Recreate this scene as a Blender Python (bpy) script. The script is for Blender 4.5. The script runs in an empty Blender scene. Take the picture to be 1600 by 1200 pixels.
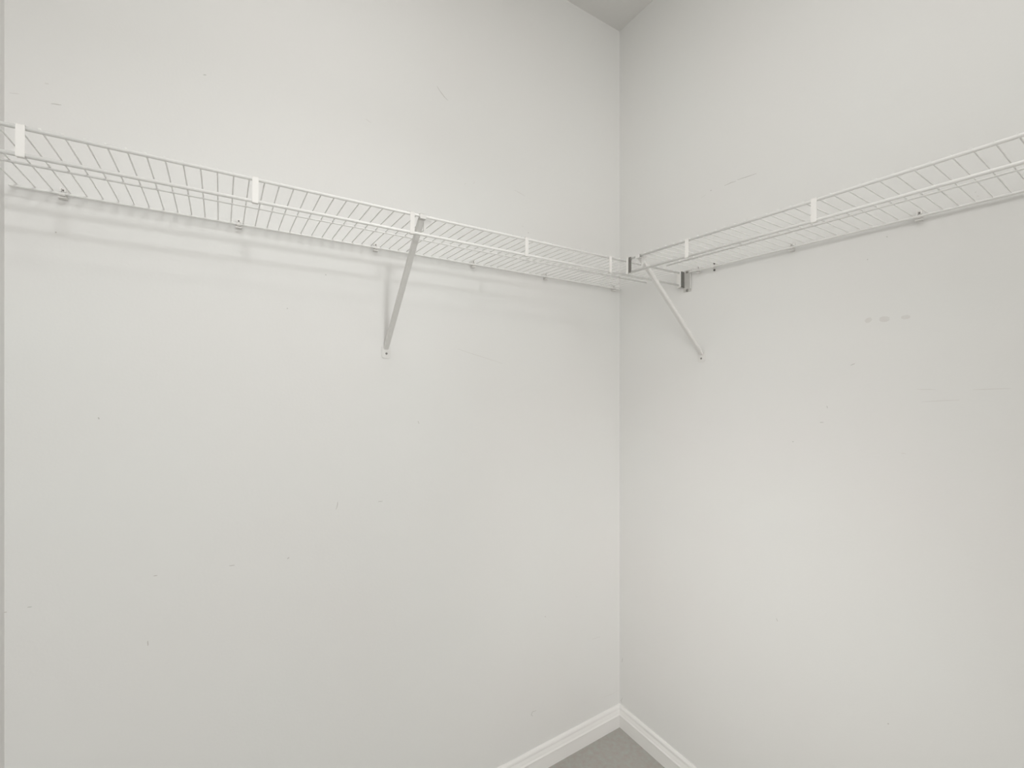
import bpy, bmesh, math, random
from mathutils import Vector, Matrix
random.seed(7)
scn = bpy.context.scene
COL = scn.collection

# ------------------------------------------------------------------ camera
cam_d = bpy.data.cameras.new('camera')
cam = bpy.data.objects.new('camera', cam_d)
COL.objects.link(cam)
cam.location = (-1.2758, -1.2504, 1.335)
cam.rotation_euler = (math.radians(90), 0, math.radians(58.205 - 90))
cam_d.sensor_width = 36
cam_d.lens = 685 * 36 / 1600
cam_d.shift_y = 0.0025
cam_d.clip_start = 0.01
scn.camera = cam

# ------------------------------------------------------------------ world, lights, exposure
w = bpy.data.worlds.new('world')
scn.world = w
w.use_nodes = True
w.node_tree.nodes['Background'].inputs[0].default_value = (1.0, 0.985, 0.96, 1)
w.node_tree.nodes['Background'].inputs[1].default_value = 2.2

def area(name, loc, target, sx, sy, power, col, spread=180):
    l = bpy.data.lights.new(name, 'AREA')
    l.shape = 'RECTANGLE'
    l.size, l.size_y = sx, sy
    l.energy = power
    l.color = col
    l.spread = math.radians(spread)
    o = bpy.data.objects.new(name, l)
    COL.objects.link(o)
    o.location = loc
    o.rotation_euler = (Vector(target) - Vector(loc)).to_track_quat('-Z', 'Y').to_euler()
    return o

area('ceiling_lamp', (-0.87, -3.0, 2.70), (-0.87, -2.0, 1.5), 0.42, 0.36, 12.0, (1.0, 0.985, 0.96))
area('hall_lamp', (-1.00, -6.0, 2.50), (-1.0, 0.0, 1.6), 0.46, 0.26, 51.0, (0.98, 1.0, 1.0))
area('overhead_lamp', (-1.08, -0.98, 2.72), (-1.08, -0.98, 0), 0.6, 0.6, 6.2, (1.0, 0.988, 0.975))
area('fill_upper', (-1.56, -1.65, 1.75), (0.0, -0.30, 2.15), 0.25, 1.0, 0.42, (1.0, 0.985, 0.97), 45)  # unseen fill light, added to brighten the upper right wall
area('fill_lower', (-1.56, -1.65, 1.2), (0.0, -0.36, 0.4), 0.25, 1.5, 2.1, (1.0, 0.985, 0.97), 52)  # second added fill, lifts the lower part of the right wall
area('fill_front', (-1.25, -2.5, 1.25), (-0.8, 0.0, 1.6), 0.7, 0.8, 1.2, (1.0, 0.99, 0.975))  # added frontal fill, lightens the wire undersides and the strut
vs = scn.view_settings
vs.view_transform = 'Standard'
vs.look = 'None'
vs.gamma = 1
vs.use_curve_mapping = False
vs.exposure = 0.02

# ------------------------------------------------------------------ materials
def mat(name, col, rough=0.5, mottle=0.0, bump=0.0, metal=0.0, scale=3.0, bscale=400.0):
    m = bpy.data.materials.new(name)
    m.use_nodes = True
    nt = m.node_tree
    b = nt.nodes['Principled BSDF']
    b.inputs['Base Color'].default_value = (*col, 1)
    b.inputs['Roughness'].default_value = rough
    b.inputs['Metallic'].default_value = metal
    tc = nt.nodes.new('ShaderNodeTexCoord')
    if mottle:
        n = nt.nodes.new('ShaderNodeTexNoise')
        n.inputs['Scale'].default_value = scale
        n.inputs['Detail'].default_value = 3
        r = nt.nodes.new('ShaderNodeValToRGB')
        r.color_ramp.elements[0].position = 0.3
        r.color_ramp.elements[1].position = 0.7
        r.color_ramp.elements[0].color = (col[0]*(1-mottle*0.5), col[1]*(1-mottle), col[2]*(1-mottle), 1)
        r.color_ramp.elements[1].color = (col[0]*(1-mottle*0.3), min(1, col[1]*(1+mottle*0.4)), min(1, col[2]*(1+mottle*0.3)), 1)
        nt.links.new(tc.outputs['Object'], n.inputs['Vector'])
        nt.links.new(n.outputs['Fac'], r.inputs['Fac'])
        nt.links.new(r.outputs['Color'], b.inputs['Base Color'])
    if bump:
        n2 = nt.nodes.new('ShaderNodeTexNoise')
        n2.inputs['Scale'].default_value = bscale
        n2.inputs['Detail'].default_value = 2
        bp = nt.nodes.new('ShaderNodeBump')
        bp.inputs['Strength'].default_value = bump
        bp.inputs['Distance'].default_value = 0.0005
        nt.links.new(tc.outputs['Object'], n2.inputs['Vector'])
        nt.links.new(n2.outputs['Fac'], bp.inputs['Height'])
        nt.links.new(bp.outputs['Normal'], b.inputs['Normal'])
    return m

M_WALL = mat('wall_paint', (0.80, 0.796, 0.779), 0.55, 0.012, 0.25, scale=2.2, bscale=160)
M_CEIL = mat('ceiling_paint', (0.78, 0.77, 0.75), 0.8, 0.01, 0.4, bscale=120)
M_BASE = mat('trim_paint', (0.86, 0.85, 0.83), 0.4, 0.01)
M_CARPET = mat('carpet_pile', (0.46, 0.44, 0.41), 0.95, 0.12, 1.0, scale=60, bscale=500)
M_WIRE = mat('white_vinyl_coating', (0.89, 0.885, 0.865), 0.30, 0.01)
M_STEEL = mat('white_enamel_steel', (0.77, 0.76, 0.74), 0.4, 0.01)
M_BRK = mat('grey_white_steel', (0.60, 0.59, 0.565), 0.45, 0.01)
M_CLIP = mat('off_white_plastic', (0.84, 0.825, 0.80), 0.35, 0.01)
M_SCREW = mat('dull_zinc', (0.30, 0.29, 0.27), 0.45, 0.05, metal=0.6)
M_DARK = mat('dark_rubber', (0.12, 0.117, 0.108), 0.6, 0.1, scale=200)
M_STRIP = mat('dark_grey_strip', (0.20, 0.195, 0.18), 0.5, 0.15, scale=120)  # dark grey of the strips at the end clip and cup
M_SCUFF = mat('grey_scuff', (0.60, 0.585, 0.56), 0.7, 0.08, scale=90)
M_SCUFFF = mat('faint_scuff', (0.735, 0.722, 0.70), 0.7, 0.02, scale=90)

# ------------------------------------------------------------------ mesh helpers
def box(bm, x0, x1, y0, y1, z0, z1):
    vs_ = [bm.verts.new(p) for p in ((x0,y0,z0),(x1,y0,z0),(x1,y1,z0),(x0,y1,z0),(x0,y0,z1),(x1,y0,z1),(x1,y1,z1),(x0,y1,z1))]
    for f in ((3,2,1,0),(4,5,6,7),(0,1,5,4),(1,2,6,5),(2,3,7,6),(3,0,4,7)):
        bm.faces.new([vs_[i] for i in f])

def tube(bm, pts, r, n=10, cap=True):
    pts = [Vector(p) for p in pts]
    rings = []
    d0 = (pts[1]-pts[0]).normalized()
    up = Vector((0,0,1)) if abs(d0.z) < 0.9 else Vector((1,0,0))
    for i, p in enumerate(pts):
        a = (pts[i]-pts[i-1]).normalized() if i else d0
        b = (pts[i+1]-pts[i]).normalized() if i < len(pts)-1 else a
        d = (a+b).normalized()
        u = (up - d*up.dot(d)).normalized()
        v = d.cross(u)
        rr = r[i] if isinstance(r, (list, tuple)) else r
        rings.append([bm.verts.new(p + u*rr*math.cos(2*math.pi*k/n) + v*rr*math.sin(2*math.pi*k/n)) for k in range(n)])
    for A, B in zip(rings, rings[1:]):
        for k in range(n):
            f = bm.faces.new((A[k], A[(k+1)%n], B[(k+1)%n], B[k]))
            f.smooth = True
    if cap:
        bm.faces.new(list(reversed(rings[0])))
        bm.faces.new(rings[-1])

def prism(bm, prof, axis, a0, a1):
    # profile points (p, q) swept along axis; the other two axes in cyclic order
    def P(p, q, a):
        return {'x': (a, p, q), 'y': (p, a, q), 'z': (p, q, a)}[axis]
    A = [bm.verts.new(P(p, q, a0)) for p, q in prof]
    B = [bm.verts.new(P(p, q, a1)) for p, q in prof]
    n = len(prof)
    for k in range(n):
        bm.faces.new((A[k], A[(k+1)%n], B[(k+1)%n], B[k]))
    bm.faces.new(list(reversed(A)))
    bm.faces.new(B)

def mesh_of(name, bm, m, bevel=0.0):
    if bevel:
        bmesh.ops.bevel(bm, geom=[e for e in bm.edges], offset=bevel, segments=2, affect='EDGES', clamp_overlap=True)
    bmesh.ops.recalc_face_normals(bm, faces=bm.faces[:])
    me = bpy.data.meshes.new(name)
    bm.to_mesh(me)
    bm.free()
    me.materials.append(m)
    return me

def obj(name, me, parent=None):
    o = bpy.data.objects.new(name, me)
    COL.objects.link(o)
    if parent:
        o.parent = parent
    return o

def part(name, fn, m, parent=None, bevel=0.0):
    bm = bmesh.new()
    fn(bm)
    return obj(name, mesh_of(name, bm, m, bevel), parent)

def thing(name, label, cat, loc=(0,0,0), rz=0.0, group=None):
    o = bpy.data.objects.new(name, None)
    o.empty_display_size = 0.05
    COL.objects.link(o)
    o.location = loc
    o.rotation_euler = (0, 0, rz)
    o['label'] = label
    o['category'] = cat
    if group:
        o['group'] = group
    return o

def struct(name, fn, m, label=None, bevel=0.0):
    o = part(name, fn, m, bevel=bevel)
    o['kind'] = 'structure'
    o['category'] = name.split('_')[0]
    if label:
        o['label'] = label
    return o

def copy_tree(o, parent=None):
    c = o.copy()
    COL.objects.link(c)
    if parent:
        c.parent = parent
    for ch in list(o.children):
        copy_tree(ch, c)
    return c

# ------------------------------------------------------------------ room shell
XS, YB, ZC, T = -1.6675, -3.40, 2.74, 0.11      # side wall, back wall, ceiling, thickness
struct('floor', lambda b: box(b, XS-T, T, YB-T, T, -0.1, 0.0), M_CARPET, 'grey beige carpeted closet floor')
struct('ceiling', lambda b: box(b, XS-T, T, YB-T, T, ZC, ZC+0.1), M_CEIL, 'white ceiling above the closet')
wl = struct('wall_left', lambda b: box(b, XS-T, 0, 0, T, 0, ZC), M_WALL, 'off-white scuffed wall carrying the long left shelf')
wr = struct('wall_right', lambda b: box(b, 0, T, YB-T, T, 0, ZC), M_WALL, 'off-white scuffed wall carrying the right shelf')
struct('wall_side', lambda b: box(b, XS-T, XS, YB-T, 0, 0, ZC), M_WALL, 'off-white side wall, a thin strip at the far left edge')
DX0, DX1, DZ = -1.50, -0.80, 2.26               # doorway in the wall behind the camera
def back_wall(b):
    box(b, XS, DX0, YB-T, YB, 0, ZC)
    box(b, DX1, 0, YB-T, YB, 0, ZC)
    box(b, DX0, DX1, YB-T, YB, DZ, ZC)
struct('wall_back', back_wall, M_WALL, 'off-white wall with the doorway behind the camera')

BH = 0.0825
PROF = [(0,0), (0.0125,0), (0.0125,0.045), (0.0155,0.047), (0.0160,0.051), (0.0130,0.055), (0.0115,0.060),
        (0.0100,0.064), (0.0088,0.068), (0.0092,0.072), (0.0085,0.0765), (0.0060,0.0805), (0.0030,BH), (0,BH)]
def base_left(b):
    prism(b, [(-d, z) for d, z in PROF], 'x', XS, 0.0)
def base_right(b):
    prism(b, [(-d, z) for d, z in PROF], 'y', YB, 0.0)
def base_side(b):
    prism(b, [(XS+d, z) for d, z in PROF], 'y', YB, -0.0163)
def miter(o):
    # shared mitre at the inside corner: each board ends on the 45 degree plane
    for v in o.data.vertices:
        if v.co.x > -0.001 and o.name.endswith('left'):
            v.co.x = v.co.y
        if v.co.y > -0.001 and o.name.endswith('right'):
            v.co.y = v.co.x
miter(struct('baseboard_left', base_left, M_BASE, 'white moulded baseboard along the foot of the left wall'))
miter(struct('baseboard_right', base_right, M_BASE, 'white moulded baseboard along the foot of the right wall'))
struct('baseboard_side', base_side, M_BASE, 'white moulded baseboard along the side wall')

# scuffs: thin smears of rubbed-off colour lying on the paint
SL = [[(-0.768, 2.2459), (-0.7576, 2.234), (-0.7451, 2.2228), (-0.7324, 2.2154)], [(-0.98, 2.0787), (-0.9643, 2.073)], [(-1.6023, 1.9098), (-1.5873, 1.9122)], [(-1.6115, 1.948), (-1.606, 1.9488)], [(-1.6604, 1.9114), (-1.6474, 1.9134)], [(-1.3487, 2.0633), (-1.3438, 2.0651)], [(-0.6759, 1.9691), (-0.6715, 1.9762)], [(-0.6445, 1.9808), (-0.6399, 1.988)], [(-0.4905, 1.9968), (-0.4492, 1.9868)], [(-0.4622, 1.8815), (-0.4544, 1.8808)], [(-0.436, 1.8646), (-0.4334, 1.8629)], [(-1.5958, 1.6509), (-1.5948, 1.6485)], [(-1.0843, 1.6323), (-1.0811, 1.631)], [(-1.1752, 1.5337), (-1.1723, 1.534)], [(-1.0571, 1.0048), (-1.0538, 1.0147), (-1.0522, 1.0248)], [(-0.9448, 1.0099), (-0.9322, 1.01)], [(-1.4398, 0.9131), (-1.4331, 0.913)], [(-1.2984, 0.9054), (-1.2868, 0.9045)], [(-1.1738, 0.8965), (-1.1694, 0.8989)], [(-1.6716, 0.8935), (-1.6639, 0.8939)], [(-1.6359, 0.8953), (-1.6296, 0.8949)], [(-1.4498, 0.7722), (-1.4498, 0.7608)], [(-1.5308, 1.2699), (-1.5298, 1.2658)], [(-0.4012, 0.2095), (-0.4174, 0.2114), (-0.4227, 0.2024), (-0.4147, 0.1949)], [(-0.1445, 0.3784), (-0.1022, 0.3754)], [(-0.3655, 0.5266), (-0.36, 0.5229)], [(-0.2228, 0.5604), (-0.2167, 0.5565)], [(-0.7001, 1.4527), (-0.633, 1.4353), (-0.538, 1.4113)], [(-0.8285, 1.2326), (-0.8246, 1.2249)], [(-0.0955, 0.1398), (-0.0451, 0.1334), (-0.007, 0.137)]]
SR = [[(-0.4425, 1.9579), (-0.4612, 1.9585), (-0.4796, 1.957)], [(-0.4836, 1.9593), (-0.5093, 1.9566), (-0.5416, 1.9547)], [(-0.3602, 1.9482), (-0.3787, 1.9539)], [(-0.3946, 1.9602), (-0.399, 1.9606)], [(-0.8026, 1.4902), (-0.8152, 1.4963)], [(-0.8299, 1.4928), (-0.849, 1.4918)], [(-0.8698, 1.492), (-0.8855, 1.4913)], [(-0.7055, 1.2422), (-0.7143, 1.2428)], [(-0.6389, 1.1854), (-0.6422, 1.1857)], [(-0.8975, 1.3293), (-0.928, 1.3281)], [(-0.9844, 1.3284), (-1.0371, 1.3313)], [(-0.905, 1.3012), (-0.9656, 1.307)], [(-0.5971, 0.6863), (-0.6005, 0.6789)], [(-0.7727, 1.3869), (-0.782, 1.3913)], [(-0.8431, 1.6829), (-0.8455, 1.6822)], [(-0.8064, 1.6399), (-0.8077, 1.6381)], [(-0.9881, 1.7323), (-0.989, 1.7306)], [(-0.9909, 1.7234), (-0.9927, 1.7214)], [(-0.8698, 1.1838), (-0.8788, 1.1835)], [(-0.0171, 0.2701), (-0.0137, 0.2507)], [(-0.0171, 0.1143), (-0.0069, 0.0956), (-0.0137, 0.0896)], [(-0.7215, 1.2859), (-0.723, 1.2794)], [(-0.8455, 0.553), (-0.8478, 0.5546)]]
FAINT_L = {1,3,4,6,7,9,24,26,27,29,8}
FAINT_R = {2,4,5,6,9,11,10,18,16,17}
WIDE_R = {4:0.006, 5:0.007, 6:0.005}
def scuffs(lines, faint, wide, wall, conv):
    for i, pl in enumerate(lines):
        wd = wide.get(i, 0.0009)
        bm = bmesh.new()
        P = [Vector((a, z)) for a, z in pl]
        # subdivide with a slight wander so that the smear is not ruler-straight
        Q = [P[0]]
        for a, b_ in zip(P, P[1:]):
            for k in range(1, 4):
                q = a.lerp(b_, k/3)
                if k < 3:
                    q = q + Vector((random.uniform(-1,1), random.uniform(-1,1)))*0.0004
                Q.append(q)
        n = len(Q)
        rows = []
        for k, q in enumerate(Q):
            d = (Q[min(k+1, n-1)] - Q[max(k-1, 0)])
            if d.length < 1e-6: d = Vector((1, 0))
            d.normalize()
            nn = Vector((-d.y, d.x))
            t = k/(n-1)
            ww = wd*(0.35 + 0.65*math.sin(math.pi*min(max(t, 0.08), 0.92)))
            if (P[-1]-P[0]).length < 0.006: ww = 0.0011
            rows.append((q+nn*ww, q-nn*ww))
        top = [[bm.verts.new(conv(p.x, p.y, 0.00025)) for p in r] for r in rows]
        bot = [[bm.verts.new(conv(p.x, p.y, -0.0002)) for p in r] for r in rows]
        for k in range(n-1):
            bm.faces.new((top[k][0], top[k][1], top[k+1][1], top[k+1][0]))
            bm.faces.new((top[k][0], bot[k][0], bot[k+1][0], top[k+1][0]))
            bm.faces.new((top[k][1], bot[k][1], bot[k+1][1], top[k+1][1]))
        bm.faces.new((top[0][0], top[0][1], bot[0][1], bot[0][0]))
        bm.faces.new((top[-1][0], top[-1][1], bot[-1][1], bot[-1][0]))
        obj('scuff_mark', mesh_of('scuff_mark', bm, M_SCUFFF if i in faint else M_SCUFF), wall)
scuffs(SL, FAINT_L, {}, wl, lambda a, z, o: (a, -o, z))
scuffs(SR, FAINT_R, WIDE_R, wr, lambda a, z, o: (-o, a, z))

# ------------------------------------------------------------------ wire shelves
# local frame: +x along the rail, wall at y = 0, room side towards -y, z = 0 at the back rail's axis
RB, RF, RW = 0.0028, 0.0033, 0.00125
def wire_mesh(dep, skew):
    bm = bmesh.new()
    z = RF + RW*0.6
    tube(bm, [(0, 0.0035-0.0085, z-0.0035), (0, -0.0085, z), (skew*0.5, -dep*0.5, z), (skew, -dep+0.001, z), (skew*1.02, -dep-0.0035, z-0.0012)], RW, 8)
    return mesh_of('deck_wire', bm, M_WIRE)

def make_shelf(root, x0b, x0f, x1, dep, wires, skew, plates, lip, mid, x1m=None):
    part('back_rail', lambda b: tube(b, [(x0b, -0.0085, 0), (x0b+0.0015, -0.0085, 0), (x1-0.0015, -0.0085, 0), (x1, -0.0085, 0)], [RB*0.6, RB, RB, RB*0.6], 12), M_WIRE, root)
    part('front_rail', lambda b: tube(b, [(x0f, -dep, 0), (x1, -dep, 0)], RF, 12), M_WIRE, root)
    part('lip_rail', lambda b: tube(b, [(x0f, -dep, -lip), (x1, -dep, -lip)], RF, 12), M_WIRE, root)
    part('middle_rod', lambda b: tube(b, [(x0f, -mid, 0.0008), (x1m or x1, -mid, 0.0008)], 0.0021, 10), M_WIRE, root)
    wm = wire_mesh(dep, skew)
    for x in wires:
        o = obj('deck_wire', wm, root)
        o.location = (x, 0, 0)
    def pl(b):
        box(b, -0.0052, 0.0052, -0.0046, -0.0030, -lip-0.0030, 0.0030)
        box(b, -0.0052, 0.0052, -0.0046, 0.0034, 0.0030, 0.0042)
        box(b, -0.0052, 0.0052, -0.0046, 0.0034, -lip-0.0042, -lip-0.0030)
    bm = bmesh.new(); pl(bm)
    pm = mesh_of('lip_clip', bm, M_CLIP, 0.0004)
    for x in plates:
        o = obj('lip_clip', pm, root)
        o.location = (x, -dep, 0)

D = 1.735
# long left shelf, from the side wall to the right wall; falls very slightly towards the corner
ZL = 1.335 + 0.2201*D
sl = thing('wire_shelf', 'long white wire shelf on the left wall running into the corner', 'shelf', (0, 0, ZL))
sl.rotation_euler = (0, math.atan(0.0068), 0)
sp = 0.01455*D
xs = [-0.8918*D + sp*k for k in range(-5, 62)]
xs = [x for x in xs if XS+0.006 < x < -0.012]
make_shelf(sl, -1.6590, XS+0.003, -0.0035, 0.169*D, xs, 0.0052*D, [-0.898*D, -0.7213*D, -0.5461*D, -0.3685*D, -0.196*D], 0.0239*D, 0.079*D)

# right shelf, butting against the front of the left shelf
sr = thing('wire_shelf', 'shorter white wire shelf on the right wall, its end open at the left shelf', 'shelf', (0, 0, 1.335+0.2204*D), math.radians(-90))
sr.matrix_world = Matrix.Translation((0, 0, 1.335+0.2204*D)) @ Matrix.Rotation(math.radians(-90), 4, 'Z') @ Matrix.Rotation(math.atan(0.0095), 4, 'Y')
# its local +x runs along world -y, local -y along world -x
spr = 0.01405*D
ys = [0.5563*D + spr*k for k in range(-25, 46)]
ys = [y for y in ys if y > 0.1955*D]
make_shelf(sr, 0.1865*D, 0.1930*D, 2.10, 0.169*D, ys, 0.0032*D, [(0.3035+0.17*k)*D for k in range(0, 6)], 0.0234*D, 0.079*D)
# open cut end of the lip: a small channel clip with a dark grey strip
def end_clip(b):
    x = 0.1925*D
    box(b, x-0.0140, x-0.0045, -0.169*D-0.0055, -0.169*D-0.0042, -0.0234*D-0.0045, 0.0045)
    lip = 0.0234*D
    y = -0.169*D
    box(b, x-0.0060, x-0.0045, y-0.0055, y+0.0055, -lip-0.0045, 0.0045)
    box(b, x-0.0060, x+0.0030, y-0.0055, y+0.0055, 0.0030, 0.0045)
    box(b, x-0.0060, x+0.0030, y-0.0055, y+0.0055, -lip-0.0045, -lip-0.0030)
ec = part('end_clip', end_clip, M_CLIP, sr, 0.0003)
di = part('dark_strip', lambda b: box(b, 0.1925*D-0.0045, 0.1925*D+0.0018, -0.169*D-0.0045, -0.169*D-0.0005, -0.0234*D-0.0029, 0.0029), M_STRIP, ec)
di['label'] = 'dark grey strip in the open end clip'

# ------------------------------------------------------------------ shelf brackets (diagonal struts)
# local frame: wall at y = 0, room towards -y, z = 0 at shelf level
def screw_head(b, c, r, axis='y', h=0.0022, out=-1):
    tube(b, [(c[0], c[1], c[2]), (c[0], c[1]+out*h*0.6, c[2]), (c[0], c[1]+out*h, c[2])], [r, r*0.9, r*0.45], 12)

def make_bracket(label, loc, rz, zf, dep):
    root = thing('shelf_bracket', label, 'bracket', loc, rz, 'diagonal brackets under the shelves')
    def plate(b):
        w, h = 0.0130, 0.0330
        prof = [(-w, zf+0.016), (w, zf+0.016), (w, zf-0.010), (w*0.86, zf-0.0145), (w*0.55, zf-0.0168), (-w*0.55, zf-0.0168), (-w*0.86, zf-0.0145), (-w, zf-0.010)]
        A = [b.verts.new((p, -0.0002, q)) for p, q in prof]
        B = [b.verts.new((p, -0.0022, q)) for p, q in prof]
        n = len(prof)
        for k in range(n):
            b.faces.new((A[k], A[(k+1)%n], B[(k+1)%n], B[k]))
        b.faces.new(list(reversed(A))); b.faces.new(B)
    wp = part('wall_plate', plate, M_STEEL, root, 0.0005)
    s = part('screw', lambda b: screw_head(b, (0.0005, -0.0022, zf-0.003), 0.0032), M_SCREW, wp)
    # strut: pressed U channel, open to the top, narrowed at its foot
    p0 = Vector((0, -0.0030, zf+0.008)); p1 = Vector((0, -dep+0.004, -0.0075))
    d = (p1-p0).normalized()
    nrm = Vector((0, d.z, -d.y))      # towards the wall / up side
    if nrm.z < 0: nrm = -nrm
    X = Vector((1, 0, 0))
    def strut(b):
        def sect(t, hw, dp):
            c = p0.lerp(p1, t)
            th = 0.0014
            pts = [(-hw, dp), (-hw, 0.002), (-hw*0.7, 0), (hw*0.7, 0), (hw, 0.002), (hw, dp), (hw-th, dp), (hw-th, 0.0024), (hw*0.6, th), (-hw*0.6, th), (-hw+th, 0.0024), (-hw+th, dp)]
            return [b.verts.new(c + X*u + nrm*v) for u, v in pts]
        S = [sect(0.0, 0.0070, 0.0030), sect(0.05, 0.0070, 0.0080), sect(0.12, 0.0067, 0.0100), sect(0.88, 0.0067, 0.0100), sect(1.0, 0.0070, 0.0080)]
        for A, B in zip(S, S[1:]):
            for k in range(12):
                b.faces.new((A[k], A[(k+1)%12], B[(k+1)%12], B[k]))
        b.faces.new(list(reversed(S[0]))); b.faces.new(S[-1])
    st = part('strut', strut, M_STEEL, root, 0)
    # head: saddle that hooks over the front rail, with one ear turned to the side
    def head(b):
        y = -dep
        box(b, -0.0075, 0.0075, y-0.0048, y+0.0120, -0.0068, -0.0048)
        box(b, -0.0075, 0.0075, y-0.0050, y-0.0036, -0.0068, 0.0040)
        box(b, -0.0075, 0.0075, y+0.0036, y+0.0050, -0.0068, 0.0046)
        box(b, -0.0075, 0.0075, y-0.0050, y+0.0050, 0.0036, 0.0048)
    part('rail_hook', head, M_STEEL, root, 0.0004)
    def ear(b):
        y = -dep + 0.0050
        prof = [(0.0050, -0.0040), (0.0230, -0.0040), (0.0225, -0.0080), (0.0175, -0.0125), (0.0130, -0.0190), (0.0095, -0.0270), (0.0050, -0.0320)]
        A = [b.verts.new((p, y, q)) for p, q in prof]
        B = [b.verts.new((p, y+0.0040, q)) for p, q in prof]
        n = len(prof)
        for k in range(n):
            b.faces.new((A[k], A[(k+1)%n], B[(k+1)%n], B[k]))
        b.faces.new(list(reversed(A))); b.faces.new(B)
    part('side_ear', ear, M_STEEL, root, 0.0003)
    return root
xb = -0.5318*D
make_bracket('white diagonal bracket under the middle of the left shelf, screwed to left wall', (xb, 0, ZL-0.0068*xb), 0, 1.4320-(ZL-0.0068*xb), 0.169*D)
yb = -0.209*D
zr = 1.335+0.2204*D+0.0095*yb
make_bracket('white diagonal bracket near the corner, screwed to the right wall', (0, yb, zr), math.radians(-90), 1.4295-zr, 0.169*D)

# ------------------------------------------------------------------ wall clips gripping the back rails
def clip_parts(root):
    def body(b):
        box(b, -0.0055, 0.0055, -0.0032, -0.0004, -0.0100, 0.0135)
        prof = []
        for k in range(0, 9):           # C-shaped cup round the underside of the rail
            a = math.radians(-175 + k*22)
            prof.append((-0.0085+0.0050*math.cos(a), 0.0050*math.sin(a)))
        inner = [(-0.0085+0.0033*math.cos(math.radians(-175+k*22)), 0.0033*math.sin(math.radians(-175+k*22))) for k in range(8, -1, -1)]
        prism(b, prof+inner, 'x', -0.0045, 0.0045)
    bd = part('clip_body', body, M_CLIP, root)
    part('latch_tab', lambda b: box(b, -0.0068, 0.0068, -0.0120, -0.0030, -0.0092, -0.0068), M_CLIP, root, 0.0006)
    def fork(b):
        box(b, -0.0048, -0.0022, -0.0085, -0.0030, 0.0040, 0.0125)
        box(b, 0.0022, 0.0048, -0.0085, -0.0030, 0.0040, 0.0125)
    part('fork', fork, M_CLIP, root, 0.0005)
    p = part('pin', lambda b: screw_head(b, (0.0, -0.0032, 0.0090), 0.0017, h=0.003), M_SCREW, root)
    p['label'] = 'grey nail head'
names = ['small plastic wall clip on the left shelf rail, nearest the left edge',
         'small plastic wall clip below the left shelf, second from the left edge',
         'small plastic wall clip just left of the left diagonal bracket',
         'small plastic wall clip on the left shelf, first right of its bracket',
         'small plastic wall clip on the left shelf, last but one before the corner',
         'small plastic wall clip on the left shelf right beside the corner']
first = None
for x, nm in zip((-1.5835, -1.2789, -0.9537, -0.6490, -0.3655, -0.0382), names):
    if first is None:
        first = thing('wall_clip', nm, 'clip', group='wall clips along the back rails')
        clip_parts(first)
        c = first
    else:
        c = copy_tree(first)
    c.location = (x, 0, ZL-0.0068*x)
    c['label'] = nm
rn = ['small plastic wall clip with dark slot beside the corner end bracket',
      'small plastic wall clip in the middle of the right shelf rail',
      'small plastic wall clip on the right shelf nearest the right edge']
for y, nm in zip((-0.3556, -0.6405, -0.9029), rn):
    c = copy_tree(first)
    c.location = (0, y, 1.335+0.2204*D+0.0095*y)
    c.rotation_euler = (0, 0, math.radians(-90))
    c['label'] = nm

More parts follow.
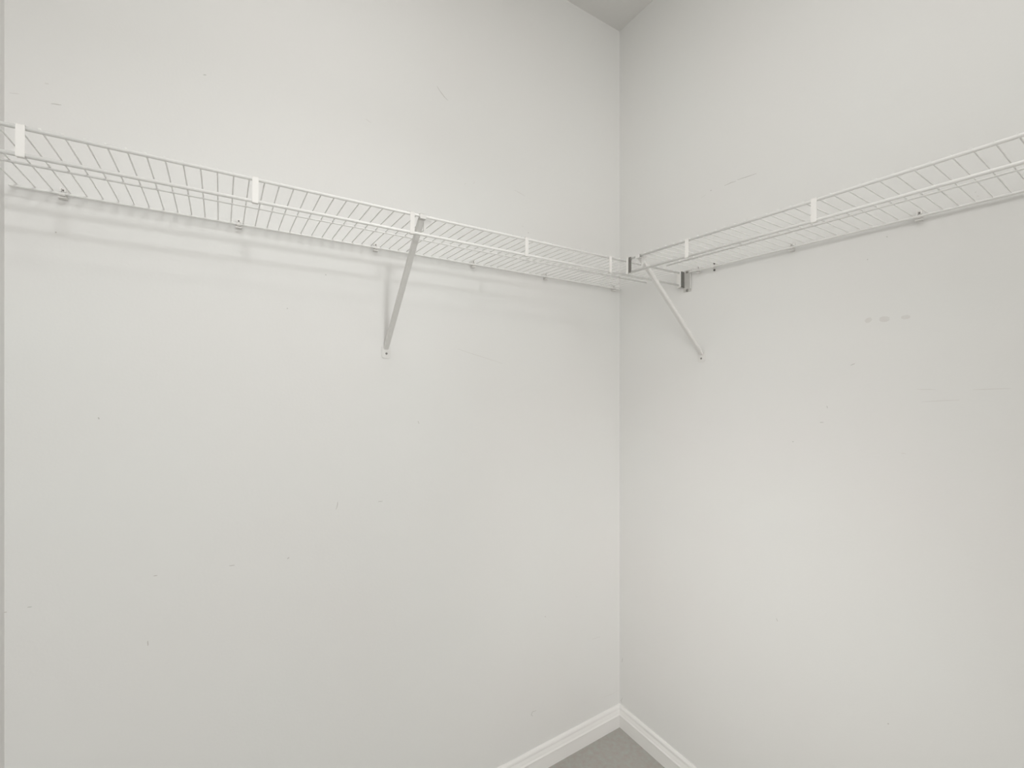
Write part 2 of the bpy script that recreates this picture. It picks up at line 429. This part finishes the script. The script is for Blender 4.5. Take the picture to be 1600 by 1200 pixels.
# screw-on saddle with two dark screws, right of the first clip
y = -0.4101
sc = thing('screw_saddle', 'small white rail saddle held by two dark screws on the right wall', 'clip', (0, y, 1.335+0.2204*D+0.0095*y), math.radians(-90))
def saddle(b):
    prof = [(-0.0002, 0.0150), (-0.0022, 0.0150), (-0.0024, 0.0060), (-0.0060, 0.0050), (-0.0118, 0.0040), (-0.0125, 0.0), (-0.0118, -0.0040),
            (-0.0060, -0.0048), (-0.0024, -0.0060), (-0.0022, -0.0150), (-0.0002, -0.0150)]
    inner = []
    prism(b, prof[:6]+[(-0.0112, 0.0), (-0.0108, 0.0031), (-0.0050, 0.0040), (-0.0002, 0.0045)], 'x', -0.0042, 0.0042)
    prism(b, prof[5:]+[(-0.0002, -0.0045), (-0.0050, -0.0038), (-0.0108, -0.0031), (-0.0112, 0.0)], 'x', -0.0042, 0.0042)
part('strap', saddle, M_CLIP, sc)
part('screw', lambda b: screw_head(b, (0, -0.0022, 0.0105), 0.0034, h=0.003), M_DARK, sc)
part('screw', lambda b: screw_head(b, (0, -0.0022, -0.0105), 0.0034, h=0.003), M_DARK, sc)

# ------------------------------------------------------------------ end bracket that carries the left shelf's front on the right wall
# local frame turned so that local -y points into the room from the right wall; local +x = world -y
ye = -0.169*D
eb = thing('end_bracket', 'white corner end bracket screwed to right wall holding the left shelf front', 'bracket', (0, ye, ZL), math.radians(-90))
def eb_plate(b):
    box(b, 0.0030, 0.0330, -0.0024, -0.0003, -0.0640, 0.0080)
part('wall_plate', eb_plate, M_BRK, eb, 0.0008)
def eb_cup(b):
    x0, x1 = -0.0080, 0.0075
    z0, z1 = -0.0490, 0.0060
    box(b, x0, x0+0.0015, -0.0220, -0.0020, z0, z1)
    box(b, x1-0.0015, x1, -0.0220, -0.0020, z0, z1)
    box(b, x0, x1, -0.0220, -0.0020, z0, z0+0.0015)
    box(b, x0, x1+0.0004, -0.0232, -0.0216, z0, z1)
part('cup', eb_cup, M_CLIP, eb, 0.0003)
part('flange', lambda b: box(b, 0.0300, 0.0330, -0.0060, -0.0020, -0.0560, 0.0060), M_STEEL, eb, 0.0005)
dk = part('cup_strip', lambda b: box(b, 0.0075, 0.0092, -0.0215, -0.0050, -0.0475, 0.0035), M_STRIP, eb, 0.0004)  # thin dark grey strip along the cup's side
dk['label'] = 'dark grey strip on the side of the cup'
part('screw', lambda b: screw_head(b, (0.0175, -0.0024, 0.0022), 0.0042, h=0.003), M_SCREW, eb)
part('screw', lambda b: screw_head(b, (0.0175, -0.0024, -0.0590), 0.0046, h=0.003), M_SCREW, eb)
